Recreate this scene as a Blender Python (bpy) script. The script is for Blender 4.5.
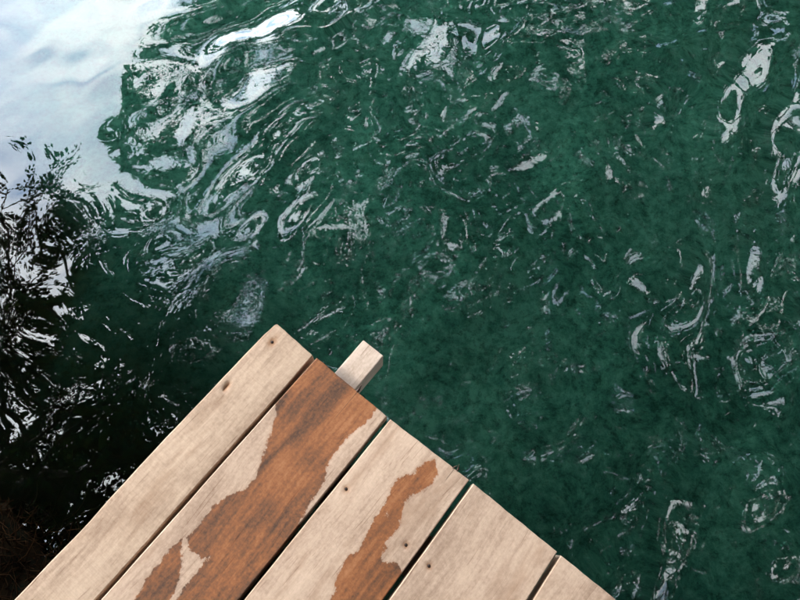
import bpy, math
import numpy as np
from mathutils import Matrix, Vector

scene = bpy.context.scene
for o in list(bpy.data.objects):
    bpy.data.objects.remove(o)
COL = scene.collection

# ------------------------------------------------------------------ camera
cam_data = bpy.data.cameras.new('camera')
cam_data.lens = 27.0
cam_data.sensor_width = 36.0
cam_data.clip_start = 0.02
cam_data.clip_end = 2000.0
cam = bpy.data.objects.new('camera', cam_data)
COL.objects.link(cam)
right = Vector((0.999354, -0.013041, 0.033474))
fwd = Vector((0.035925, 0.362763, -0.931189))
up = right.cross(fwd)
cam.matrix_world = Matrix(((right.x, up.x, -fwd.x, 0.0), (right.y, up.y, -fwd.y, 0.0),
                           (right.z, up.z, -fwd.z, 1.3), (0, 0, 0, 1)))
scene.camera = cam

# ------------------------------------------------------------------ sky, sun, exposure
SUN_EL, SUN_AZ = 24.0, -66.0          # degrees; azimuth from +Y towards +X
world = bpy.data.worlds.new('World')
scene.world = world
world.use_nodes = True
wt = world.node_tree
wt.nodes.clear()
wl = wt.links


def N(tree, kind, **kw):
    n = tree.nodes.new(kind)
    for k, v in kw.items():
        if k == 'inp':
            for a, b in v.items():
                n.inputs[a].default_value = b
        else:
            setattr(n, k, v)
    return n


sky = N(wt, 'ShaderNodeTexSky', sky_type='NISHITA', sun_disc=False)
sky.sun_elevation = math.radians(SUN_EL)
sky.sun_rotation = math.radians(SUN_AZ)
tc = N(wt, 'ShaderNodeTexCoord')
sep = N(wt, 'ShaderNodeSeparateXYZ')
wl.new(tc.outputs['Generated'], sep.inputs[0])
zz = N(wt, 'ShaderNodeMath', operation='ADD', inp={1: 0.25})
wl.new(sep.outputs['Z'], zz.inputs[0])
zm = N(wt, 'ShaderNodeMath', operation='MAXIMUM', inp={1: 0.12})
wl.new(zz.outputs[0], zm.inputs[0])
dx = N(wt, 'ShaderNodeMath', operation='DIVIDE')
dy = N(wt, 'ShaderNodeMath', operation='DIVIDE')
wl.new(sep.outputs['X'], dx.inputs[0]); wl.new(zm.outputs[0], dx.inputs[1])
wl.new(sep.outputs['Y'], dy.inputs[0]); wl.new(zm.outputs[0], dy.inputs[1])
cmb = N(wt, 'ShaderNodeCombineXYZ')
wl.new(dx.outputs[0], cmb.inputs[0]); wl.new(dy.outputs[0], cmb.inputs[1])
cn = N(wt, 'ShaderNodeTexNoise', inp={'Scale': 4.2, 'Detail': 6.0, 'Roughness': 0.55, 'Distortion': 0.6})
wl.new(cmb.outputs[0], cn.inputs['Vector'])
cr = N(wt, 'ShaderNodeValToRGB')
cr.color_ramp.elements[0].position = 0.34
cr.color_ramp.elements[0].color = (0.30, 0.42, 0.60, 1)
cr.color_ramp.elements[1].position = 0.60
cr.color_ramp.elements[1].color = (0.93, 0.97, 1.0, 1)
wl.new(cn.outputs['Fac'], cr.inputs['Fac'])
cb = N(wt, 'ShaderNodeVectorMath', operation='SCALE', inp={'Scale': 18.5})
# clouds glow towards the veiled sun (forward scattering)
saz, sel = math.radians(SUN_AZ), math.radians(SUN_EL)
sdot = N(wt, 'ShaderNodeVectorMath', operation='DOT_PRODUCT')
sdot.inputs[1].default_value = (math.sin(saz) * math.cos(sel), math.cos(saz) * math.cos(sel), math.sin(sel))
wl.new(tc.outputs['Generated'], sdot.inputs[0])
sdc = N(wt, 'ShaderNodeMath', operation='MAXIMUM', inp={1: 0.0})
wl.new(sdot.outputs['Value'], sdc.inputs[0])
sdp = N(wt, 'ShaderNodeMath', operation='POWER', inp={1: 2.5})
wl.new(sdc.outputs[0], sdp.inputs[0])
sdm = N(wt, 'ShaderNodeMath', operation='MULTIPLY_ADD', inp={1: 0.60, 2: 0.34})
wl.new(sdp.outputs[0], sdm.inputs[0])
glow = N(wt, 'ShaderNodeVectorMath', operation='SCALE')
wl.new(cr.outputs['Color'], glow.inputs[0]); wl.new(sdm.outputs[0], glow.inputs['Scale'])
wl.new(glow.outputs[0], cb.inputs[0])
mask = N(wt, 'ShaderNodeMapRange', inp={'From Min': 0.20, 'From Max': 0.36, 'To Min': 0.35, 'To Max': 0.97})
wl.new(cn.outputs['Fac'], mask.inputs['Value'])
mixc = N(wt, 'ShaderNodeMixRGB')
wl.new(mask.outputs[0], mixc.inputs['Fac'])
wl.new(sky.outputs[0], mixc.inputs['Color1'])
wl.new(cb.outputs[0], mixc.inputs['Color2'])
bg = N(wt, 'ShaderNodeBackground', inp={'Strength': 0.1})
wl.new(mixc.outputs[0], bg.inputs['Color'])
wo = N(wt, 'ShaderNodeOutputWorld')
wl.new(bg.outputs[0], wo.inputs['Surface'])

sun_data = bpy.data.lights.new('sun', 'SUN')
sun_data.energy = 0.5
sun_data.angle = math.radians(12.0)
sun_data.color = (1.0, 0.95, 0.88)
sun = bpy.data.objects.new('sun', sun_data)
COL.objects.link(sun)
az, el = math.radians(SUN_AZ), math.radians(SUN_EL)
to_sun = Vector((math.sin(az) * math.cos(el), math.cos(az) * math.cos(el), math.sin(el)))
sun.rotation_euler = to_sun.to_track_quat('Z', 'Y').to_euler()
sun.location = to_sun * 60

vs = scene.view_settings
vs.view_transform = 'Standard'
vs.look = 'None'
vs.gamma = 1.0
vs.use_curve_mapping = False
vs.exposure = 3.4
scene.cycles.use_denoising = True
scene.cycles.max_bounces = 7
scene.cycles.diffuse_bounces = 3
scene.cycles.glossy_bounces = 4
scene.cycles.transmission_bounces = 6
scene.cycles.transparent_max_bounces = 8
scene.cycles.caustics_reflective = True
scene.cycles.caustics_refractive = True
scene.cycles.sample_clamp_indirect = 12.0

rng = np.random.default_rng(11)
WATER_Z = -0.45


# ------------------------------------------------------------------ helpers
def mesh_from(name, verts, faces4=None, faces3=None, smooth=True):
    me = bpy.data.meshes.new(name)
    verts = np.asarray(verts, dtype=np.float32)
    me.vertices.add(len(verts))
    me.vertices.foreach_set('co', verts.ravel())
    f4 = np.zeros((0, 4), np.int32) if faces4 is None else np.asarray(faces4, np.int32).reshape(-1, 4)
    f3 = np.zeros((0, 3), np.int32) if faces3 is None else np.asarray(faces3, np.int32).reshape(-1, 3)
    idx = np.concatenate([f4.ravel(), f3.ravel()])
    tot = np.concatenate([np.full(len(f4), 4, np.int32), np.full(len(f3), 3, np.int32)])
    start = np.concatenate([[0], np.cumsum(tot)[:-1]]).astype(np.int32)
    me.loops.add(len(idx))
    me.loops.foreach_set('vertex_index', idx)
    me.polygons.add(len(tot))
    me.polygons.foreach_set('loop_start', start)
    me.polygons.foreach_set('use_smooth', np.full(len(tot), smooth, dtype=bool))
    me.update(calc_edges=True)
    me.validate()
    return me


def obj(name, me, mat=None, parent=None, loc=(0, 0, 0), rotz=0.0):
    o = bpy.data.objects.new(name, me)
    COL.objects.link(o)
    if mat is not None and me is not None and len(me.materials) == 0:
        me.materials.append(mat)
    o.parent = parent
    o.location = loc
    o.rotation_euler = (0, 0, rotz)
    return o


def tag(o, label=None, cat=None, group=None, kind=None):
    if label: o['label'] = label
    if cat: o['category'] = cat
    if group: o['group'] = group
    if kind: o['kind'] = kind
    return o


def grid_faces(nx, ny):
    i = np.arange(nx * ny).reshape(ny, nx)
    return np.stack([i[:-1, :-1], i[:-1, 1:], i[1:, 1:], i[1:, :-1]], -1).reshape(-1, 4)


def tubes(paths, sides):
    """list of (points Nx3, radii N) -> verts, quads"""
    V, F, base = [], [], 0
    ang = np.linspace(0, 2 * np.pi, sides, endpoint=False)
    for P, r in paths:
        P = np.asarray(P, float); r = np.asarray(r, float)
        T = np.gradient(P, axis=0)
        T /= np.linalg.norm(T, axis=1)[:, None] + 1e-9
        ref = np.array([0, 0, 1.0]) if abs(T[0, 2]) < 0.8 else np.array([1.0, 0, 0])
        A = np.cross(T, ref); A /= np.linalg.norm(A, axis=1)[:, None] + 1e-9
        B = np.cross(T, A)
        ring = P[:, None] + r[:, None, None] * (A[:, None] * np.cos(ang)[None, :, None] + B[:, None] * np.sin(ang)[None, :, None])
        n = len(P)
        V.append(ring.reshape(-1, 3))
        i = np.arange(n * sides).reshape(n, sides) + base
        j = np.roll(i, -1, axis=1)
        F.append(np.stack([i[:-1], j[:-1], j[1:], i[1:]], -1).reshape(-1, 4))
        base += n * sides
    return np.concatenate(V), np.concatenate(F)


def fft_field(n, size, lam_min, lam_max, power, seed, theta=None, aniso=0.0):
    """periodic random height field n x n over size metres, band limited"""
    r = np.random.default_rng(seed)
    k = np.fft.fftfreq(n, size / n)
    kx, ky = np.meshgrid(k, k)
    kk = np.hypot(kx, ky) + 1e-9
    amp = kk ** (-power) * np.exp(-(kk * lam_min) ** 2) * (1 - np.exp(-(kk * lam_max) ** 4))
    if theta is not None:
        d = np.arctan2(ky, kx) - theta
        amp = amp * ((1 - aniso) + aniso * np.cos(d) ** 2)
    amp[0, 0] = 0
    h = np.fft.ifft2(np.fft.fft2(r.standard_normal((n, n))) * amp).real
    return h / h.std()


def sample(field, size, x, y):
    n = field.shape[0]
    fx = (x / size * n) % n; fy = (y / size * n) % n
    i = np.floor(fx).astype(int); j = np.floor(fy).astype(int)
    u = fx - i; v = fy - j
    i %= n; j %= n; i1 = (i + 1) % n; j1 = (j + 1) % n
    return (field[j, i] * (1 - u) * (1 - v) + field[j, i1] * u * (1 - v) + field[j1, i] * (1 - u) * v + field[j1, i1] * u * v)


def sstep(a, b, x):
    t = np.clip((x - a) / (b - a), 0, 1)
    return t * t * (3 - 2 * t)


def new_mat(name):
    m = bpy.data.materials.new(name)
    m.use_nodes = True
    m.node_tree.nodes.clear()
    out = m.node_tree.nodes.new('ShaderNodeOutputMaterial')
    return m, m.node_tree, out


def ramp(t, stops):
    n = t.nodes.new('ShaderNodeValToRGB')
    e = n.color_ramp.elements
    while len(e) < len(stops):
        e.new(0.5)
    for el_, (p, c) in zip(e, stops):
        el_.position = p
        el_.color = (c[0], c[1], c[2], 1) if not isinstance(c, (int, float)) else (c, c, c, 1)
    return n


# ------------------------------------------------------------------ materials
def mat_wood(name, dry_a, dry_b, attr=True):
    m, t, out = new_mat(name)
    L = t.links
    tco = N(t, 'ShaderNodeTexCoord')
    info = N(t, 'ShaderNodeObjectInfo')
    offs = N(t, 'ShaderNodeMath', operation='MULTIPLY', inp={1: 37.0})
    L.new(info.outputs['Random'], offs.inputs[0])
    vadd = N(t, 'ShaderNodeVectorMath', operation='ADD')
    L.new(tco.outputs['Object'], vadd.inputs[0]); L.new(offs.outputs[0], vadd.inputs[1])
    # gently wandering grain
    warp = N(t, 'ShaderNodeTexNoise', inp={'Scale': 3.0, 'Detail': 2.0})
    L.new(vadd.outputs[0], warp.inputs['Vector'])
    wsc = N(t, 'ShaderNodeVectorMath', operation='SCALE', inp={'Scale': 0.05})
    L.new(warp.outputs['Color'], wsc.inputs[0])
    v2 = N(t, 'ShaderNodeVectorMath', operation='ADD')
    L.new(vadd.outputs[0], v2.inputs[0]); L.new(wsc.outputs[0], v2.inputs[1])

    def grain(sx, sy, detail, rough=0.6):
        mp = N(t, 'ShaderNodeMapping')
        mp.inputs['Scale'].default_value = (sx, sy, sy)
        L.new(v2.outputs[0], mp.inputs['Vector'])
        n = N(t, 'ShaderNodeTexNoise', inp={'Scale': 1.0, 'Detail': detail, 'Roughness': rough})
        L.new(mp.outputs[0], n.inputs['Vector'])
        return n
    g_big = grain(1.6, 16.0, 3.0)
    g_mid = grain(7.0, 90.0, 5.0)
    g_fine = grain(45.0, 420.0, 4.0, 0.7)
    speck = N(t, 'ShaderNodeTexNoise', inp={'Scale': 140.0, 'Detail': 4.0, 'Roughness': 0.7})
    L.new(vadd.outputs[0], speck.inputs['Vector'])
    blotch = N(t, 'ShaderNodeTexNoise', inp={'Scale': 9.0, 'Detail': 5.0, 'Roughness': 0.6})
    L.new(vadd.outputs[0], blotch.inputs['Vector'])

    def madd(a, fa, b=None, c=0.0):
        n = N(t, 'ShaderNodeMath', operation='MULTIPLY_ADD', inp={1: fa, 2: c})
        L.new(a, n.inputs[0])
        if b is not None:
            L.new(b, n.inputs[2])
        return n.outputs[0]
    s = madd(g_big.outputs['Fac'], 0.30)
    s = madd(g_mid.outputs['Fac'], 0.23, s)
    s = madd(g_fine.outputs['Fac'], 0.16, s)
    s = madd(speck.outputs['Fac'], 0.24, s)
    s = madd(blotch.outputs['Fac'], 0.30, s, )
    dry = ramp(t, [(0.49, dry_a), (0.61, tuple((p + q) * 0.52 for p, q in zip(dry_a, dry_b))), (0.74, dry_b)])
    L.new(s, dry.inputs['Fac'])
    g_dirt = grain(4.0, 14.0, 4.0, 0.65)
    dr = N(t, 'ShaderNodeMapRange', inp={'From Min': 0.53, 'From Max': 0.72, 'To Min': 0.0, 'To Max': 0.75})
    L.new(g_dirt.outputs['Fac'], dr.inputs['Value'])
    dm = N(t, 'ShaderNodeMixRGB', blend_type='MULTIPLY', inp={'Color2': (0.62, 0.53, 0.46, 1)})
    L.new(dr.outputs[0], dm.inputs['Fac']); L.new(dry.outputs['Color'], dm.inputs['Color1'])
    chk = grain(5.0, 230.0, 3.0, 0.55)
    ck = N(t, 'ShaderNodeMapRange', inp={'From Min': 0.63, 'From Max': 0.72, 'To Min': 0.0, 'To Max': 0.60})
    L.new(chk.outputs['Fac'], ck.inputs['Value'])
    cm = N(t, 'ShaderNodeMixRGB', blend_type='MULTIPLY', inp={'Color2': (0.42, 0.33, 0.27, 1)})
    L.new(ck.outputs[0], cm.inputs['Fac']); L.new(dm.outputs[0], cm.inputs['Color1'])
    col = cm.outputs[0]
    hgt = madd(g_mid.outputs['Fac'], 0.45)
    hgt = madd(g_fine.outputs['Fac'], 0.35, hgt)
    hgt = madd(speck.outputs['Fac'], 0.2, hgt)
    rough = None
    if attr:
        # saw marks running across the board
        saw = N(t, 'ShaderNodeAttribute', attribute_name='saw')
        mp = N(t, 'ShaderNodeMapping')
        mp.inputs['Scale'].default_value = (340.0, 2.2, 1.0)
        L.new(vadd.outputs[0], mp.inputs['Vector'])
        sn = N(t, 'ShaderNodeTexNoise', inp={'Scale': 1.0, 'Detail': 2.0, 'Roughness': 0.5})
        L.new(mp.outputs[0], sn.inputs['Vector'])
        sr = N(t, 'ShaderNodeMapRange', inp={'From Min': 0.35, 'From Max': 0.65, 'To Min': 0.91, 'To Max': 1.04})
        L.new(sn.outputs['Fac'], sr.inputs['Value'])
        sm = N(t, 'ShaderNodeMixRGB', blend_type='MULTIPLY')
        L.new(saw.outputs['Fac'], sm.inputs['Fac']); L.new(col, sm.inputs['Color1']); L.new(sr.outputs[0], sm.inputs['Color2'])
        tint = N(t, 'ShaderNodeMixRGB', blend_type='MULTIPLY', inp={'Color2': (0.93, 0.94, 0.90, 1)})
        L.new(saw.outputs['Fac'], tint.inputs['Fac']); L.new(sm.outputs[0], tint.inputs['Color1'])
        col = tint.outputs[0]
        hs = N(t, 'ShaderNodeMath', operation='MULTIPLY')
        L.new(saw.outputs['Fac'], hs.inputs[0]); L.new(sn.outputs['Fac'], hs.inputs[1])
        hgt = madd(hs.outputs[0], 0.5, hgt)
        # wet patches (signed distance in metres, negative inside)
        st = N(t, 'ShaderNodeAttribute', attribute_name='wet')
        en = N(t, 'ShaderNodeTexNoise', inp={'Scale': 80.0, 'Detail': 6.0, 'Roughness': 0.72})
        L.new(vadd.outputs[0], en.inputs['Vector'])
        e1 = N(t, 'ShaderNodeMath', operation='MULTIPLY_ADD', inp={1: 0.026, 2: -0.013})
        L.new(en.outputs['Fac'], e1.inputs[0])
        e2 = N(t, 'ShaderNodeMath', operation='ADD')
        L.new(st.outputs['Fac'], e2.inputs[0]); L.new(e1.outputs[0], e2.inputs[1])
        wet = N(t, 'ShaderNodeMapRange', inp={'From Min': 0.0012, 'From Max': -0.0012, 'To Min': 0.0, 'To Max': 1.0})
        L.new(e2.outputs[0], wet.inputs['Value'])
        ws = madd(g_big.outputs['Fac'], 0.40)
        ws = madd(g_mid.outputs['Fac'], 0.28, ws)
        ws = madd(blotch.outputs['Fac'], 0.33, ws)
        ws = madd(speck.outputs['Fac'], 0.26, ws)
        wc = ramp(t, [(0.52, (0.080, 0.044, 0.028)), (0.59, (0.170, 0.074, 0.037)), (0.66, (0.285, 0.108, 0.043)), (0.76, (0.40, 0.170, 0.075))])
        L.new(ws, wc.inputs['Fac'])
        wmk = N(t, 'ShaderNodeMixRGB', blend_type='MULTIPLY')          # checks and dirt carry on through the wet wood
        L.new(ck.outputs[0], wmk.inputs['Fac']); L.new(wc.outputs['Color'], wmk.inputs['Color1'])
        wmk.inputs['Color2'].default_value = (0.45, 0.36, 0.30, 1)
        fringe = N(t, 'ShaderNodeMapRange', inp={'From Min': 0.007, 'From Max': 0.0, 'To Min': 0.0, 'To Max': 0.16})
        L.new(e2.outputs[0], fringe.inputs['Value'])
        wmax = N(t, 'ShaderNodeMath', operation='MAXIMUM')
        L.new(wet.outputs[0], wmax.inputs[0]); L.new(fringe.outputs[0], wmax.inputs[1])
        wm = N(t, 'ShaderNodeMixRGB')
        L.new(wmax.outputs[0], wm.inputs['Fac']); L.new(col, wm.inputs['Color1']); L.new(wmk.outputs[0], wm.inputs['Color2'])
        col = wm.outputs[0]
        # knots and split lines
        kn = N(t, 'ShaderNodeAttribute', attribute_name='knot')
        kc = ramp(t, [(0.0, (1, 1, 1)), (0.45, (0.66, 0.50, 0.38)), (0.75, (0.35, 0.22, 0.14)), (1.0, (0.06, 0.04, 0.03))])
        L.new(kn.outputs['Fac'], kc.inputs['Fac'])
        km = N(t, 'ShaderNodeMixRGB', blend_type='MULTIPLY', inp={'Fac': 1.0})
        L.new(col, km.inputs['Color1']); L.new(kc.outputs['Color'], km.inputs['Color2'])
        col = km.outputs[0]
        spl = N(t, 'ShaderNodeAttribute', attribute_name='split')
        sx_ = N(t, 'ShaderNodeMath', operation='MULTIPLY_ADD', inp={1: 0.005, 2: -0.0025})
        L.new(g_mid.outputs['Fac'], sx_.inputs[0])
        sa_ = N(t, 'ShaderNodeMath', operation='ADD')
        L.new(spl.outputs['Fac'], sa_.inputs[0]); L.new(sx_.outputs[0], sa_.inputs[1])
        sf_ = N(t, 'ShaderNodeMapRange', inp={'From Min': 0.0022, 'From Max': 0.0006, 'To Min': 0.0, 'To Max': 0.9})
        L.new(sa_.outputs[0], sf_.inputs['Value'])
        sc_ = N(t, 'ShaderNodeMixRGB', inp={'Color2': (0.03, 0.018, 0.012, 1)})
        L.new(sf_.outputs[0], sc_.inputs['Fac']); L.new(col, sc_.inputs['Color1'])
        col = sc_.outputs[0]
        rr = N(t, 'ShaderNodeMapRange', inp={'To Min': 0.82, 'To Max': 0.5})
        L.new(wet.outputs[0], rr.inputs['Value'])
        rough = rr.outputs[0]
    bump = N(t, 'ShaderNodeBump', inp={'Strength': 0.35, 'Distance': 0.0025})
    L.new(hgt, bump.inputs['Height'])
    p = N(t, 'ShaderNodeBsdfPrincipled', inp={'Roughness': 0.8, 'Specular IOR Level': 0.3})
    L.new(col, p.inputs['Base Color'])
    if rough is not None:
        L.new(rough, p.inputs['Roughness'])
    L.new(bump.outputs[0], p.inputs['Normal'])
    L.new(p.outputs[0], out.inputs['Surface'])
    return m


def mat_simple(name, stops, scale, rough=0.8, detail=5.0, bump=0.0, spec=0.3):
    m, t, out = new_mat(name)
    L = t.links
    tco = N(t, 'ShaderNodeTexCoord')
    n = N(t, 'ShaderNodeTexNoise', inp={'Scale': scale, 'Detail': detail, 'Roughness': 0.65})
    L.new(tco.outputs['Object'], n.inputs['Vector'])
    r = ramp(t, stops)
    L.new(n.outputs['Fac'], r.inputs['Fac'])
    p = N(t, 'ShaderNodeBsdfPrincipled', inp={'Roughness': rough, 'Specular IOR Level': spec})
    L.new(r.outputs['Color'], p.inputs['Base Color'])
    if bump:
        b = N(t, 'ShaderNodeBump', inp={'Strength': 0.6, 'Distance': bump})
        L.new(n.outputs['Fac'], b.inputs['Height'])
        L.new(b.outputs[0], p.inputs['Normal'])
    L.new(p.outputs[0], out.inputs['Surface'])
    return m


def mat_leaf(name, a, b):
    m, t, out = new_mat(name)
    L = t.links
    g = N(t, 'ShaderNodeNewGeometry')
    r = ramp(t, [(0.0, a), (1.0, b)])
    L.new(g.outputs['Random Per Island'], r.inputs['Fac'])
    d = N(t, 'ShaderNodeBsdfDiffuse')
    tr = N(t, 'ShaderNodeBsdfTranslucent')
    L.new(r.outputs['Color'], d.inputs['Color']); L.new(r.outputs['Color'], tr.inputs['Color'])
    mx = N(t, 'ShaderNodeMixShader', inp={'Fac': 0.25})
    L.new(d.outputs[0], mx.inputs[1]); L.new(tr.outputs[0], mx.inputs[2])
    L.new(mx.outputs[0], out.inputs['Surface'])
    return m


def mat_water():
    m, t, out = new_mat('lake_water')
    L = t.links
    tco = N(t, 'ShaderNodeTexCoord')
    n1 = N(t, 'ShaderNodeTexNoise', inp={'Scale': 24.0, 'Detail': 2.0, 'Roughness': 0.5, 'Distortion': 0.8})
    L.new(tco.outputs['Object'], n1.inputs['Vector'])
    # gusty patches: fine ripple only in places
    n2 = N(t, 'ShaderNodeTexNoise', inp={'Scale': 1.7, 'Detail': 2.0})
    L.new(tco.outputs['Object'], n2.inputs['Vector'])
    mr = N(t, 'ShaderNodeMapRange', inp={'From Min': 0.42, 'From Max': 0.65, 'To Min': 0.15, 'To Max': 1.0})
    L.new(n2.outputs['Fac'], mr.inputs['Value'])
    mu0 = N(t, 'ShaderNodeMath', operation='MULTIPLY')
    L.new(n1.outputs['Fac'], mu0.inputs[0]); L.new(mr.outputs[0], mu0.inputs[1])
    rp = N(t, 'ShaderNodeAttribute', attribute_name='ripple')
    mu = N(t, 'ShaderNodeMath', operation='MULTIPLY')
    L.new(mu0.outputs[0], mu.inputs[0]); L.new(rp.outputs['Fac'], mu.inputs[1])
    b = N(t, 'ShaderNodeBump', inp={'Strength': 1.0, 'Distance': 0.0008})
    L.new(mu.outputs[0], b.inputs['Height'])
    f0 = N(t, 'ShaderNodeFresnel', inp={'IOR': 1.33})
    L.new(b.outputs[0], f0.inputs['Normal'])
    fr = N(t, 'ShaderNodeMath', operation='MULTIPLY', use_clamp=True, inp={1: 2.1})
    L.new(f0.outputs[0], fr.inputs[0])
    rf = N(t, 'ShaderNodeBsdfRefraction', inp={'IOR': 1.33, 'Roughness': 0.0, 'Color': (0.74, 0.96, 0.89, 1)})
    gl = N(t, 'ShaderNodeBsdfGlossy', inp={'Roughness': 0.0, 'Color': (1, 1, 1, 1)})
    L.new(b.outputs[0], rf.inputs['Normal']); L.new(b.outputs[0], gl.inputs['Normal'])
    mx = N(t, 'ShaderNodeMixShader')
    L.new(fr.outputs[0], mx.inputs['Fac']); L.new(rf.outputs[0], mx.inputs[1]); L.new(gl.outputs[0], mx.inputs[2])
    L.new(mx.outputs[0], out.inputs['Surface'])
    return m


def mat_ground():
    """lake bed: green algae film over pale silt; dark mud and leaf litter near the bank and on land"""
    m, t, out = new_mat('lake_bed_and_soil')
    L = t.links
    tco = N(t, 'ShaderNodeTexCoord')
    big = N(t, 'ShaderNodeTexNoise', inp={'Scale': 1.6, 'Detail': 4.0, 'Roughness': 0.6})
    mid = N(t, 'ShaderNodeTexNoise', inp={'Scale': 21.0, 'Detail': 8.0, 'Roughness': 0.78})
    spk = N(t, 'ShaderNodeTexNoise', inp={'Scale': 30.0, 'Detail': 6.0, 'Roughness': 0.8})
    for n in (big, mid, spk):
        L.new(tco.outputs['Object'], n.inputs['Vector'])
    a = N(t, 'ShaderNodeMath', operation='MULTIPLY_ADD', inp={1: 0.28})
    b = N(t, 'ShaderNodeMath', operation='MULTIPLY', inp={1: 0.72})
    L.new(mid.outputs['Fac'], b.inputs[0]); L.new(big.outputs['Fac'], a.inputs[0]); L.new(b.outputs[0], a.inputs[2])
    alg = ramp(t, [(0.38, (0.016, 0.044, 0.035)), (0.49, (0.039, 0.103, 0.079)), (0.60, (0.082, 0.168, 0.130))])
    L.new(a.outputs[0], alg.inputs['Fac'])
    sp = N(t, 'ShaderNodeMapRange', inp={'From Min': 0.30, 'From Max': 0.50, 'To Min': 0.25, 'To Max': 1.0})
    L.new(spk.outputs['Fac'], sp.inputs['Value'])
    am = N(t, 'ShaderNodeMixRGB', blend_type='MULTIPLY', inp={'Fac': 1.0})
    L.new(alg.outputs['Color'], am.inputs['Color1']); L.new(sp.outputs[0], am.inputs['Color2'])
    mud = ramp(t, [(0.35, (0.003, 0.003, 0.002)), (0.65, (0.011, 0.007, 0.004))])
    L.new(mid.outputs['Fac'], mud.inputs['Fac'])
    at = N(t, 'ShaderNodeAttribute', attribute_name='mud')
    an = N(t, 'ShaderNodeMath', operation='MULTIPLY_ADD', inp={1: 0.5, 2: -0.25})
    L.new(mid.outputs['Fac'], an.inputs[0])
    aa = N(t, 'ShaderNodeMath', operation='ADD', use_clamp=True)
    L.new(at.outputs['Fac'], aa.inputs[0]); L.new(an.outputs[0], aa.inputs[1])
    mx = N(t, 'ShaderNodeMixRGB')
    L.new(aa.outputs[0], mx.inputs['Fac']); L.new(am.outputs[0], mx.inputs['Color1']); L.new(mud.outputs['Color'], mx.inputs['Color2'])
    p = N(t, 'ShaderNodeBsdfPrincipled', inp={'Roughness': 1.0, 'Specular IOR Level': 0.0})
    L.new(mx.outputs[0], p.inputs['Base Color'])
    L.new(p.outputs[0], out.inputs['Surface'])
    return m


M_PLANK = mat_wood('weathered_plank', (0.335, 0.220, 0.152), (0.645, 0.468, 0.345))
M_BEAM = mat_wood('pale_beam', (0.45, 0.33, 0.25), (0.74, 0.59, 0.48), attr=False)
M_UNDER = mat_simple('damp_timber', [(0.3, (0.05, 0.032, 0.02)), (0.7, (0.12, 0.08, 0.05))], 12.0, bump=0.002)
M_NAIL = mat_simple('rusty_iron', [(0.3, (0.012, 0.009, 0.008)), (0.7, (0.05, 0.028, 0.018))], 300.0, rough=0.7)
M_BARK = mat_simple('bark', [(0.3, (0.02, 0.016, 0.012)), (0.7, (0.07, 0.055, 0.04))], 9.0, bump=0.02)
M_LEAF = mat_leaf('leaf_green', (0.025, 0.055, 0.02), (0.06, 0.12, 0.035))
M_LEAF2 = mat_leaf('leaf_dark', (0.015, 0.03, 0.015), (0.035, 0.065, 0.025))
M_STRAW = mat_leaf('dead_grass', (0.006, 0.004, 0.003), (0.038, 0.02, 0.01))
M_STRAW2 = mat_simple('dry_stem', [(0.3, (0.16, 0.08, 0.035)), (0.7, (0.30, 0.18, 0.09))], 40.0)
M_WATER = mat_water()
M_GROUND = mat_ground()

# ------------------------------------------------------------------ ground and water
NEAR_P, NEAR_N = np.array([-0.86, -0.02]), np.array([0.62, 0.785])     # near bank, normal to the water
FAR_P, FAR_N = np.array([4.2, 5.0]), np.array([0.6, 0.8])            # wooded bank across the inlet
lump = fft_field(256, 8.0, 0.25, 3.0, 1.5, 5)
lump2 = fft_field(256, 3.0, 0.05, 0.6, 1.0, 6)


def terrain(x, y):
    wob = 0.10 * np.sin(x * 2.1 + 0.7) + 0.06 * np.sin(x * 5.3 + y * 2.0) + 0.25 * np.sin(x * 0.31)
    s = (x - NEAR_P[0]) * NEAR_N[0] + (y - NEAR_P[1]) * NEAR_N[1] + wob * 0.5
    s = s + 0.30 * np.exp(-((x + 1.35) / 0.32) ** 2)
    q = -((x - FAR_P[0]) * FAR_N[0] + (y - FAR_P[1]) * FAR_N[1]) + wob * 2
    r = 90.0 - np.hypot(x + 30, y - 45) + 8 * wob
    d = np.minimum(np.minimum(s, q), r)
    z = np.where(d > 0, -0.50 * (1 - np.exp(-np.maximum(d, 0) * 1.6)) - 0.20 * (1 - np.exp(-np.maximum(d, 0) * 0.15)),
                 0.85 * (1 - np.exp(np.minimum(d, 0) * 0.55)) + np.clip(-d - 6, 0, 60) * 0.05)
    z = z + WATER_Z
    z = z + 0.025 * sample(lump, 8.0, x, y) * sstep(-2, 1.0, np.abs(d)) + 0.008 * sample(lump2, 3.0, x, y)
    return z, d


def stretched(lo, hi, step, far, n):
    core = np.arange(lo, hi + 1e-6, step)
    g = (np.exp(np.linspace(0, 1, n + 1)[1:] * 6.0) - 1) / (math.exp(6.0) - 1)
    lin = np.arange(1, n + 1) * step
    return np.concatenate([(lo - lin - g * far)[::-1], core, hi + lin + g * far])


gx = stretched(-3.0, 3.0, 0.03, 450, 60)
gy = stretched(-1.0, 4.0, 0.03, 450, 60)
X, Y = np.meshgrid(gx, gy)
Z, Dsh = terrain(X, Y)
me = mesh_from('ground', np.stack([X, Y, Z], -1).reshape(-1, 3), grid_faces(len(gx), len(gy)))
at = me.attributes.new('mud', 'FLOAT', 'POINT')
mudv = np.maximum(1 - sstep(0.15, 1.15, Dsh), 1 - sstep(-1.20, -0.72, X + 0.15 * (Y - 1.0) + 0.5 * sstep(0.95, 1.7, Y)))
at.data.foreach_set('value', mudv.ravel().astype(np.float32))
tag(obj('ground', me, M_GROUND), kind='structure')

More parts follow.
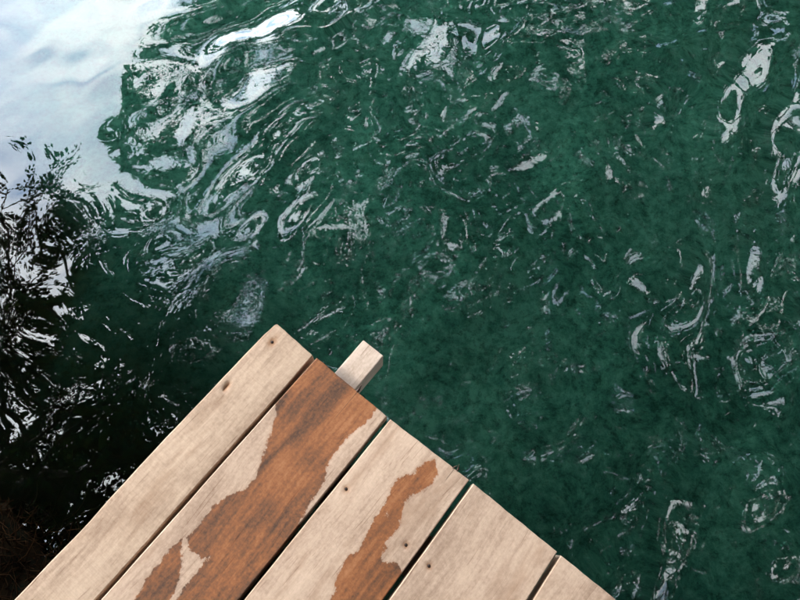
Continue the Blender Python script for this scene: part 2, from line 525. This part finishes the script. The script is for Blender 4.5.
TILE = 4.096
THETA = math.radians(-38)
w1 = fft_field(1024, TILE, 0.165, 0.55, 0.8, 21, THETA, 0.85)
w2 = fft_field(1024, TILE, 0.22, 1.2, 1.2, 22, THETA + 0.3, 0.7)
gust = fft_field(256, 6.0, 0.5, 3.0, 1.2, 23)


def slope_norm(w):
    g0, g1 = np.gradient(w, TILE / 1024)
    return w / np.sqrt((g0 ** 2 + g1 ** 2).mean())


w1, w2 = slope_norm(w1), slope_norm(w2)
wx = stretched(-2.3, 2.3, 0.0095, 500, 44)
wy = stretched(-0.5, 2.7, 0.0095, 500, 44)
X, Y = np.meshgrid(wx, wy)
calm = 0.08 + 0.92 * sstep(-0.92, -0.34, X + 0.18 * (Y - 1.0))
patch = np.clip(0.75 + 0.35 * sample(gust, 6.0, X, Y), 0.15, 1.6)
fade = (1 - sstep(2.3, 4.0, np.abs(X))) * (1 - sstep(2.7, 4.5, Y)) * sstep(-2.0, -0.5, Y)
Z = fade * (0.092 * calm * patch * sample(w1, TILE, X, Y) + 0.055 * (0.12 + 0.88 * calm) * sample(w2, TILE, X, Y))
me = mesh_from('water', np.stack([X, Y, Z], -1).reshape(-1, 3), grid_faces(len(wx), len(wy)))
rp = me.attributes.new('ripple', 'FLOAT', 'POINT')
rp.data.foreach_set('value', (0.08 + 0.92 * (calm - 0.08) / 0.92).ravel().astype(np.float32))
tag(obj('water', me, M_WATER, loc=(0, 0, WATER_Z)), kind='structure')

# ------------------------------------------------------------------ the dock
DOCK_ROT = math.radians(50.6)


def seg_dist(px, py, poly, closed=True):
    P = np.asarray(poly, float)
    A = P if closed else P[:-1]
    B = np.roll(P, -1, axis=0) if closed else P[1:]
    best = np.full(px.shape, 1e9)
    inside = np.zeros(px.shape, bool)
    for (ax, ay), (bx, by) in zip(A, B):
        ex, ey = bx - ax, by - ay
        tt = np.clip(((px - ax) * ex + (py - ay) * ey) / (ex * ex + ey * ey + 1e-12), 0, 1)
        best = np.minimum(best, np.hypot(px - ax - tt * ex, py - ay - tt * ey))
        if closed:
            c = ((ay > py) != (by > py)) & (px < ex * (py - ay) / (ey + 1e-15) + ax)
            inside ^= c
    return np.where(inside, -best, best) if closed else best


# wet outlines on the boards: (distance along the dock, distance across it) in metres
WET2 = [(0.2111, -0.3636), (0.2052, -0.1672), (0.1714, -0.1587), (0.1361, -0.1684), (0.0817, -0.1723), (0.0366, -0.1693), (0.0126, -0.151),
        (-0.035, -0.1474), (-0.0858, -0.1371), (-0.0804, -0.1123), (-0.36, -0.1092), (-0.52, -0.16), (-0.45, -0.2276), (-0.3362, -0.2305),
        (-0.3072, -0.2332), (-0.2518, -0.2322), (-0.2392, -0.2339), (-0.2566, -0.2412), (-0.2527, -0.2479), (-0.2558, -0.2752), (-0.2428, -0.2943),
        (-0.2096, -0.2917), (-0.1874, -0.2944), (-0.1585, -0.2951), (-0.1389, -0.2862), (-0.0994, -0.2682), (-0.0734, -0.2676), (-0.032, -0.2869),
        (0.0075, -0.304), (0.0434, -0.3202), (0.0608, -0.3364), (0.0623, -0.3553)]
WET2B = [(-0.2515, -0.2993), (-0.2791, -0.3043), (-0.3076, -0.3022), (-0.3417, -0.302), (-0.3657, -0.2955), (-0.3847, -0.2915), (-0.45, -0.285),
         (-0.47, -0.24), (-0.3799, -0.2305), (-0.3409, -0.2364), (-0.3241, -0.2431), (-0.2947, -0.2573), (-0.2784, -0.2714)]
WET3 = [(0.1886, -0.0003), (0.176, -0.0093), (0.1515, -0.017), (0.1396, -0.0156), (0.1259, -0.0262), (0.1094, -0.0371), (0.0876, -0.0356),
        (0.0569, -0.0266), (0.0204, -0.0258), (-0.0104, -0.0187), (-0.0323, -0.0161), (-0.0515, -0.0104), (-0.0656, -0.0193), (-0.0921, -0.0175),
        (-0.1183, -0.013), (-0.1305, 0.0001), (-0.1447, 0.0021), (-0.24, 0.01), (-0.28, 0.05), (-0.20, 0.0943), (-0.0458, 0.0924), (-0.0195, 0.0764),
        (-0.0211, 0.0599), (-0.0344, 0.0374), (-0.023, 0.0281), (-0.0096, 0.0301), (-0.0049, 0.0211), (0.0222, 0.0251), (0.0448, 0.0199),
        (0.0654, 0.0087), (0.0929, 0.0026), (0.1162, 0.0159), (0.1402, 0.0236), (0.1653, 0.0228), (0.1766, 0.0142)]
DRY3 = (0.0399, -0.0076, 0.0035)
CRACK2 = [(0.1970, -0.2204), (0.1683, -0.2211), (0.1409, -0.2204), (0.1137, -0.2197), (0.0899, -0.2187)]
# boards: left edge, right edge, end (left, right), saw marks
BOARDS = [(-0.4692, -0.3505, 0.2004, 0.1952, 0.55), (-0.3402, -0.1362, 0.1970, 0.1941, 0.0), (-0.1266, 0.0818, 0.1942, 0.1997, 0.0),
          (0.0922, 0.3035, 0.1994, 0.1987, 0.0), (0.3137, 0.5180, 0.1985, 0.1990, 0.0), (0.5300, 0.7350, 0.1975, 0.1995, 0.0)]
NAILS = [(0, 0.1613, -0.4419), (2, 0.0250, -0.1072), (2, 0.0185, 0.0564), (3, 0.0168, 0.1161)]
KNOTS = [(0, 0.1613, -0.4419, 0.008), (0, 0.0277, -0.4504, 0.005)]
BACK = -1.7
THICK = 0.040

dock = obj('wooden_dock', None, rotz=DOCK_ROT)
dock.empty_display_size = 0.2
tag(dock, 'pale weathered plank dock with brown wet patches reaching over green water', 'dock')


def plank(k, b0, b1, e0, e1, sawv):
    rs = np.random.default_rng(100 + k)
    bm_ = 0.5 * (b0 + b1)
    hw = 0.5 * (b1 - b0)
    step = 0.0045
    nu = int((0.2 - BACK) / 0.0065)
    # denser rows in the front, along-board coordinate measured from the end
    u = np.linspace(0, 1, nu)
    nv = int(2 * hw / step)
    c = np.linspace(-1, 1, nv)
    bev = 0.0018
    # cross-section: bottom left, side, bevel, top, bevel, side, bottom right
    prof_c = np.concatenate([[-1, -1, -1], c * (1 - bev / hw), [1, 1, 1]])
    prof_off = np.concatenate([[0, 0, 0], np.zeros(nv), [0, 0, 0]])
    prof_z = np.concatenate([[-THICK, -THICK * 0.5, -bev], np.zeros(nv), [-bev, -THICK * 0.5, -THICK]])
    U, C = np.meshgrid(u, prof_c, indexing='ij')
    Zp = np.broadcast_to(prof_z, U.shape).copy()
    endx = e0 + (e1 - e0) * (C + 1) / 2
    endx = endx + 0.0003 * np.sin(C * 9 + k * 2.0) + 0.0002 * np.sin(C * 23 + k)
    A = endx + (BACK - endx) * U

    def wig(seed, scale):
        r = np.random.default_rng(seed)
        tot = np.zeros_like(A)
        for f_, a_ in ((5, 1.0), (13, 0.6), (31, 0.35), (70, 0.2)):
            tot += a_ * np.sin(A * f_ * (0.8 + 0.4 * r.random()) + r.random() * 6.28)
        return tot * scale
    amp = 0.0008 if k == 0 else 0.0005
    lw, rw = wig(k * 7 + 1, amp), wig(k * 7 + 2, amp)
    Bc = bm_ + C * hw + lw * np.clip(-C, 0, 1) + rw * np.clip(C, 0, 1)
    if k == 0:
        Bc += np.where(C < 0, 0.003 * np.exp(-((A + 0.36) / 0.05) ** 2) * (-C), 0)
        # worn corner
        Bc += np.where(C < 0, 0.006 * sstep(0.16, 0.205, A) * (-C) ** 8, 0)
    # slight cupping and unevenness of the top
    top = sstep(-THICK, -bev * 0.5, Zp)
    Zp += top * (0.0012 * np.sin(A * 3.1 + k) + 0.0010 * C ** 2 * (1 if k % 2 else -1))
    # round the end edge: first rows dip
    ne = 3
    for r_ in range(ne):
        ddd = (1 - r_ / ne)
        Zp[r_] -= np.where(prof_z > -THICK * 0.4, 0.0015 * ddd ** 2, 0)
    A[1] = A[0] - 0.0012; A[2] = A[0] - 0.0030; A[3] = A[0] - 0.0055
    wet = np.full(A.shape, 0.05)
    if k == 1:
        wet = np.minimum(seg_dist(A, Bc, WET2), seg_dist(A, Bc, WET2B))
    if k == 2:
        wet = seg_dist(A, Bc, WET3)
        wet = np.maximum(wet, DRY3[2] - np.hypot(A - DRY3[0], Bc - DRY3[1]))
    knot = np.zeros(A.shape)
    for kk_, ka, kb, kr in KNOTS:
        if kk_ == k:
            dd = np.hypot((A - ka) / 1.3, Bc - kb)
            knot = np.maximum(knot, np.clip(0.55 * np.exp(-(dd / kr) ** 2) + 0.12 * np.exp(-((dd - kr * 1.1) / 0.0025) ** 2), 0, 1))
    if k == 0:
        dd = seg_dist(A, Bc, [(0.0330, -0.4512), (0.0277, -0.4500), (0.0180, -0.4485)], closed=False)
        knot = np.maximum(knot, 0.85 * np.exp(-(dd / 0.0034) ** 2))
        Zp -= 0.004 * np.exp(-(dd / 0.0045) ** 2) * top
    for nk, na, nb in NAILS:
        if nk == k:
            dd = np.hypot(A - na, Bc - nb)
            knot = np.maximum(knot, 0.75 * np.exp(-(dd / 0.0055) ** 2))
            Zp -= 0.0025 * np.exp(-(dd / 0.0055) ** 2) * top
    split = np.full(A.shape, 0.05)
    if k == 1:
        split = seg_dist(A, Bc, CRACK2, closed=False) + 0.0012 * sstep(0.17, 0.09, A)
    if k == 3:
        split = seg_dist(A, Bc, [(0.1990, 0.1890), (0.1700, 0.1902), (0.1480, 0.1896)], closed=False) + 0.0004
    if k == 2:
        split = seg_dist(A, Bc, [(0.1995, 0.0450), (0.1760, 0.0440), (0.1500, 0.0452)], closed=False) + 0.0003
    nr, nc = A.shape
    verts = np.stack([A, -(Bc - bm_), Zp], -1).reshape(-1, 3)
    i = np.arange(nr * nc).reshape(nr, nc)
    j = np.concatenate([i, i[:, :1]], axis=1)
    quads = np.stack([j[:-1, :-1], j[1:, :-1], j[1:, 1:], j[:-1, 1:]], -1).reshape(-1, 4)
    # end caps as fans of quads between the top run and the bottom corners
    tris = []
    for row, flip in ((i[0], False), (i[-1], True)):
        for q in range(1, nc - 1):
            tr_ = (row[0], row[q], row[q + 1])
            tris.append(tr_[::-1] if flip else tr_)
    me = mesh_from('plank', verts, quads, tris)
    me.set_sharp_from_angle(angle=math.radians(28))
    for nm, arr in (('wet', wet), ('knot', knot), ('saw', np.full(A.shape, sawv)), ('split', split)):
        a_ = me.attributes.new(nm, 'FLOAT', 'POINT')
        a_.data.foreach_set('value', arr.ravel().astype(np.float32))
    o = obj('plank', me, M_PLANK, dock, loc=(0, -bm_, 0))
    return o


def box_mesh(name, sx, sy, sz, bevel=0.003, seed=0):
    import bmesh
    bm = bmesh.new()
    bmesh.ops.create_cube(bm, size=1.0)
    for v in bm.verts:
        v.co = Vector((v.co.x * sx, v.co.y * sy, v.co.z * sz))
    bmesh.ops.bevel(bm, geom=list(bm.edges), offset=bevel, segments=2, affect='EDGES', profile=0.6)
    me = bpy.data.meshes.new(name)
    bm.to_mesh(me); bm.free()
    return me


planks = [plank(k, *b) for k, b in enumerate(BOARDS)]

# nail heads, each in its own dimple
ang = np.linspace(0, 2 * np.pi, 10, endpoint=False)
rings = [(0.0, 0.0006), (0.0026, 0.0005), (0.0034, -0.0004), (0.0030, -0.004)]
nv_ = [(0, 0, 0.0006)] + [(r * math.cos(a), r * math.sin(a), z) for r, z in rings[1:] for a in ang]
nf4 = [(1 + r * 10 + q, 1 + (r + 1) * 10 + q, 1 + (r + 1) * 10 + (q + 1) % 10, 1 + r * 10 + (q + 1) % 10) for r in range(2) for q in range(10)]
nf3 = [(0, 1 + q, 1 + (q + 1) % 10) for q in range(10)]
nail_me = mesh_from('nail', nv_, nf4, nf3)
for nk, na, nb in NAILS:
    pl = planks[nk]
    b0, b1 = BOARDS[nk][0], BOARDS[nk][1]
    obj('nail', nail_me, M_NAIL, pl, loc=(na, -(nb - 0.5 * (b0 + b1)), -0.0002))

# the joist that sticks out beyond the boards, and the frame below
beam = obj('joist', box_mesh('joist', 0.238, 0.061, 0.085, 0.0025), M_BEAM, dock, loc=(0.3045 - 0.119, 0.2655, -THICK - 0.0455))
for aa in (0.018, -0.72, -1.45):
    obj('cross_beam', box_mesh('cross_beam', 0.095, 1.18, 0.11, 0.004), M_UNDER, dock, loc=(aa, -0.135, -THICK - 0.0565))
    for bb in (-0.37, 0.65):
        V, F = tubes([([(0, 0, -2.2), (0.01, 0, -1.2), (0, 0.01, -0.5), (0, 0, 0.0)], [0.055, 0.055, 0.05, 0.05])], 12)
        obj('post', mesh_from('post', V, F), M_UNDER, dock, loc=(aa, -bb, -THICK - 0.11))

# torn splinters at the board ends
def splinter(pts, rad, par, mat):
    V, F = tubes([(pts, rad)], 5)
    return obj('splinter', mesh_from('splinter', V, F), mat, par)


splinter([(0.185, -0.015, -0.004), (0.200, -0.017, -0.002), (0.212, -0.016, 0.001)], [0.0035, 0.0035, 0.0008], planks[1], M_PLANK)
splinter([(0.190, -0.075, -0.004), (0.204, -0.072, -0.001), (0.212, -0.068, 0.002)], [0.0022, 0.0018, 0.0006], planks[2], M_PLANK)
splinter([(0.190, -0.062, -0.003), (0.202, -0.064, 0.000), (0.207, -0.067, 0.003)], [0.0018, 0.0014, 0.0005], planks[2], M_PLANK)


# ------------------------------------------------------------------ trees round the inlet (seen in the water, or added unseen to shade the dock)
def make_tree(seed, height, spread, base, lean, nlimb, nsec, ntwig, nleaf, leaf, droop=0.5, limb_up=0.6):
    r = np.random.default_rng(seed)
    tt = np.linspace(0, 1, 10)
    tr = np.stack([lean[0] * tt ** 1.6 + 0.12 * np.sin(tt * 5 + seed), lean[1] * tt ** 1.6 + 0.12 * np.cos(tt * 4 + seed), height * 0.92 * tt - 0.3], -1)
    paths = [(tr, 0.022 * height * (1 - 0.88 * tt) + 0.01)]
    leafP, leafD = [], []
    for i in range(nlimb):
        f = base + (1 - base) * (i + r.random()) / nlimb
        p0 = np.array([np.interp(f, tt, tr[:, c]) for c in range(3)])
        azm = i * 2.399 + r.normal(0, 0.3)
        ln = spread * (0.35 + 0.65 * math.sin(math.pi * min(1, (f - base) / (1 - base) * 0.72 + 0.24))) * r.uniform(0.75, 1.15)
        d = np.array([math.cos(azm), math.sin(azm), limb_up * r.uniform(0.4, 1.2)]); d /= np.linalg.norm(d)
        s = np.linspace(0, 1, 7)
        P = p0 + d * ln * s[:, None]
        P[:, 2] -= droop * ln * 0.45 * s ** 2
        P += np.cumsum(r.normal(0, 0.03 * ln / 3, P.shape), axis=0) * (s[:, None] > 0)
        paths.append((P, 0.030 * ln * (1 - 0.85 * s) / 3 + 0.006))
        for j in range(nsec):
            g = 0.22 + 0.78 * (j + r.random()) / nsec
            q0 = np.array([np.interp(g, s, P[:, c]) for c in range(3)])
            side = 1 if j % 2 else -1
            a2 = azm + side * r.uniform(0.35, 1.2)
            d2 = np.array([math.cos(a2), math.sin(a2), r.uniform(-0.35, 0.45)]); d2 /= np.linalg.norm(d2)
            l2 = ln * 0.42 * (1.15 - 0.75 * g) * r.uniform(0.6, 1.2) + 0.25
            s2 = np.linspace(0, 1, 4)
            Q = q0 + d2 * l2 * s2[:, None]
            Q[:, 2] -= droop * l2 * 0.4 * s2 ** 2
            paths.append((Q, 0.011 * (1 - 0.8 * s2) + 0.002))
            gt = r.uniform(0.15, 1.0, ntwig)
            q = np.stack([np.interp(gt, s2, Q[:, c]) for c in range(3)], -1)
            td = d2 + r.normal(0, 0.55, (ntwig, 3)); td[:, 2] -= 0.2 * droop
            td /= np.linalg.norm(td, axis=1)[:, None]
            tl = r.uniform(0.2, 0.55, ntwig)
            w = r.uniform(0.05, 1.0, (ntwig, nleaf))
            lp = q[:, None] + td[:, None] * (tl[:, None] * w)[..., None] + r.normal(0, 0.03, (ntwig, nleaf, 3))
            leafP.append(lp.reshape(-1, 3))
            leafD.append((td[:, None] + r.normal(0, 0.6, (ntwig, nleaf, 3))).reshape(-1, 3))
    V, F = tubes(paths[:1], 10)
    V2, F2 = tubes([(p, q) for p, q in paths[1:]], 4)
    trunk = mesh_from('trunk', V, F)
    limbs = mesh_from('limbs', V2, F2)
    P = np.concatenate(leafP); D = np.concatenate(leafD)
    D /= np.linalg.norm(D, axis=1)[:, None] + 1e-9
    S = np.cross(D, r.normal(0, 1, D.shape)); S /= np.linalg.norm(S, axis=1)[:, None] + 1e-9
    Lf = leaf * r.uniform(0.6, 1.3, len(P))[:, None]
    Vl = np.stack([P, P + D * Lf * 0.5 + S * Lf * 0.27, P + D * Lf, P + D * Lf * 0.5 - S * Lf * 0.27], 1).reshape(-1, 3)
    Fl = np.arange(len(P) * 4).reshape(-1, 4)
    crown = mesh_from('crown', Vl, Fl, smooth=False)
    return trunk, limbs, crown


def plant(kind, name, x, y, rot, scale, label, leafmat, group=None):
    z, _ = terrain(np.array([x]), np.array([y]))
    root = obj(name, None, loc=(x, y, float(z[0]) - 0.05), rotz=rot)
    root.scale = (scale,) * 3
    tag(root, label, 'tree', group)
    tr, lb, cw = kind
    obj('trunk', tr, M_BARK, root)
    obj('limb', lb, M_BARK, root)
    obj('crown', cw, leafmat, root)
    return root


broad = make_tree(3, 12.0, 4.6, 0.22, (1.2, 0.0), 13, 8, 12, 32, 0.15)
broad2 = make_tree(4, 10.0, 4.2, 0.20, (1.6, 0.3), 12, 8, 12, 32, 0.145)
airy = make_tree(9, 9.5, 4.0, 0.30, (2.2, 0.2), 20, 10, 11, 34, 0.055, droop=0.9, limb_up=0.5)
airy2 = make_tree(10, 9.0, 3.8, 0.25, (2.0, 0.0), 22, 11, 10, 30, 0.065, droop=0.7)
overhang = make_tree(12, 8.5, 4.4, 0.25, (3.2, 0.0), 25, 10, 11, 24, 0.11)
G = 'trees round the inlet'
plant(airy, 'leaning_tree', -3.55, 0.05, 0.70, 0.92, 'dark airy tree leaning over the water beside the bank, mirrored against white cloud', M_LEAF2, G)
plant(airy2, 'leaning_tree', -3.4, -1.2, 1.3, 1.05, 'dark airy tree behind the dock, reaching over its outer plank', M_LEAF2, G)
for (kd, x, y, rot, sc, lb) in [
        (overhang, 0.0, -1.7, 1.62, 1.02, 'leafy tree on the bank straight behind the dock'),
        (broad2, 2.2, -3.4, 1.8, 1.1, 'leafy tree on the near bank beside the inner planks'),
        (broad, 5.2, -2.6, 2.2, 1.0, 'tall leafy tree on the near bank where the inlet narrows'),
        (broad2, 6.6, 2.6, 3.0, 1.1, 'leafy tree leaning out from the wooded bank, right of the dock'),
        (broad, 4.4, 6.6, 3.6, 1.05, 'tall leafy tree on the wooded bank opposite the joist end'),
        (broad2, 1.2, 9.0, 4.3, 1.15, 'leafy tree on the wooded bank leaning over the open water'),
        (broad, -1.0, 10.7, 4.4, 1.15, 'tall leafy tree at the outer end of the wooded bank'),
        (broad2, 8.0, 8.0, 0.6, 1.3, 'big leafy tree standing back on the wooded bank'),
        (broad, 8.8, -0.4, 2.0, 1.25, 'unseen big leafy tree added at the head of the inlet to shade the dock'),  # this tree and those below: added out of view to darken the planks
        (broad, -3.6, -5.4, 0.3, 1.2, 'unseen big leafy tree added behind the leaning trees to shade the dock'),
        (broad2, 0.4, -6.2, 5.0, 1.35, 'unseen big leafy tree added deep in the wood to shade the dock from behind'),
        (broad, 4.4, -6.6, 3.3, 1.2, 'unseen big leafy tree added behind the narrow part of the inlet to shade the dock'),
        (broad2, -7.6, -2.2, 2.6, 1.2, 'unseen leafy tree added on the near bank beyond the leaning trees to shade the dock')]:
    plant(kd, 'broadleaf_tree', x, y, rot, sc, lb, M_LEAF, G)

# unseen undergrowth, added to block low sky light from the joist side
bush = make_tree(31, 2.6, 1.5, 0.08, (0.3, 0.1), 14, 7, 9, 18, 0.12, droop=0.4, limb_up=0.9)
for k, (x, y) in enumerate([(-4.2, -1.9), (-2.6, -2.9), (-1.0, -4.2), (0.9, -3.3), (2.6, -4.6), (4.0, -3.4), (5.8, -2.2), (7.2, -0.6), (7.4, 1.6),
                            (6.8, 4.6), (5.6, 6.0), (3.6, 8.0), (2.0, 9.2), (0.2, 10.4), (-5.8, -0.6), (-7.0, 0.8)]):
    z_, _ = terrain(np.array([x]), np.array([y]))
    root = obj('shrub', None, loc=(x, y, float(z_[0]) - 0.03), rotz=k * 1.9)
    root.scale = (0.9 + 0.06 * (k % 6),) * 3
    tag(root, 'unseen leafy green shrub added below the trees to block low sky light', 'shrub', 'added light-blocking shrubs on the banks')
    obj('stem', bush[0], M_BARK, root)
    obj('limb', bush[1], M_BARK, root)
    obj('foliage', bush[2], M_LEAF, root)

# ------------------------------------------------------------------ dead grass and stems at the water's edge
r = np.random.default_rng(77)
paths = []
bx_, by_ = r.uniform(-1.6, -0.45, 14000), r.uniform(-0.55, 0.5, 14000)
bz_, bd_ = terrain(bx_, by_)
ok_ = np.nonzero((bd_ > -0.30) & (bd_ < 0.035))[0][:4200]
for q in ok_:
    base_ = (bx_[q], by_[q])
    zb = bz_[q:q + 1]
    ln = r.uniform(0.015, 0.075)
    a_ = r.uniform(0, 6.28)
    lean_ = r.uniform(0.4, 1.6)
    s3 = np.linspace(0, 1, 4)
    cv = r.normal(0, 0.9)
    P = np.stack([base_[0] + np.cos(a_ + cv * s3) * ln * lean_ * s3, base_[1] + np.sin(a_ + cv * s3) * ln * lean_ * s3,
                  float(zb[0]) - 0.005 + ln * (s3 - 0.45 * lean_ * s3 ** 2)], -1)
    paths.append((P, r.uniform(0.0010, 0.0026) * (1 - 0.8 * s3)))
V, F = tubes(paths, 3)
tag(obj('dead_grass', mesh_from('dead_grass', V, F), M_STRAW), 'tangle of dark brown dead grass and roots at the water edge', 'grass', kind='stuff')
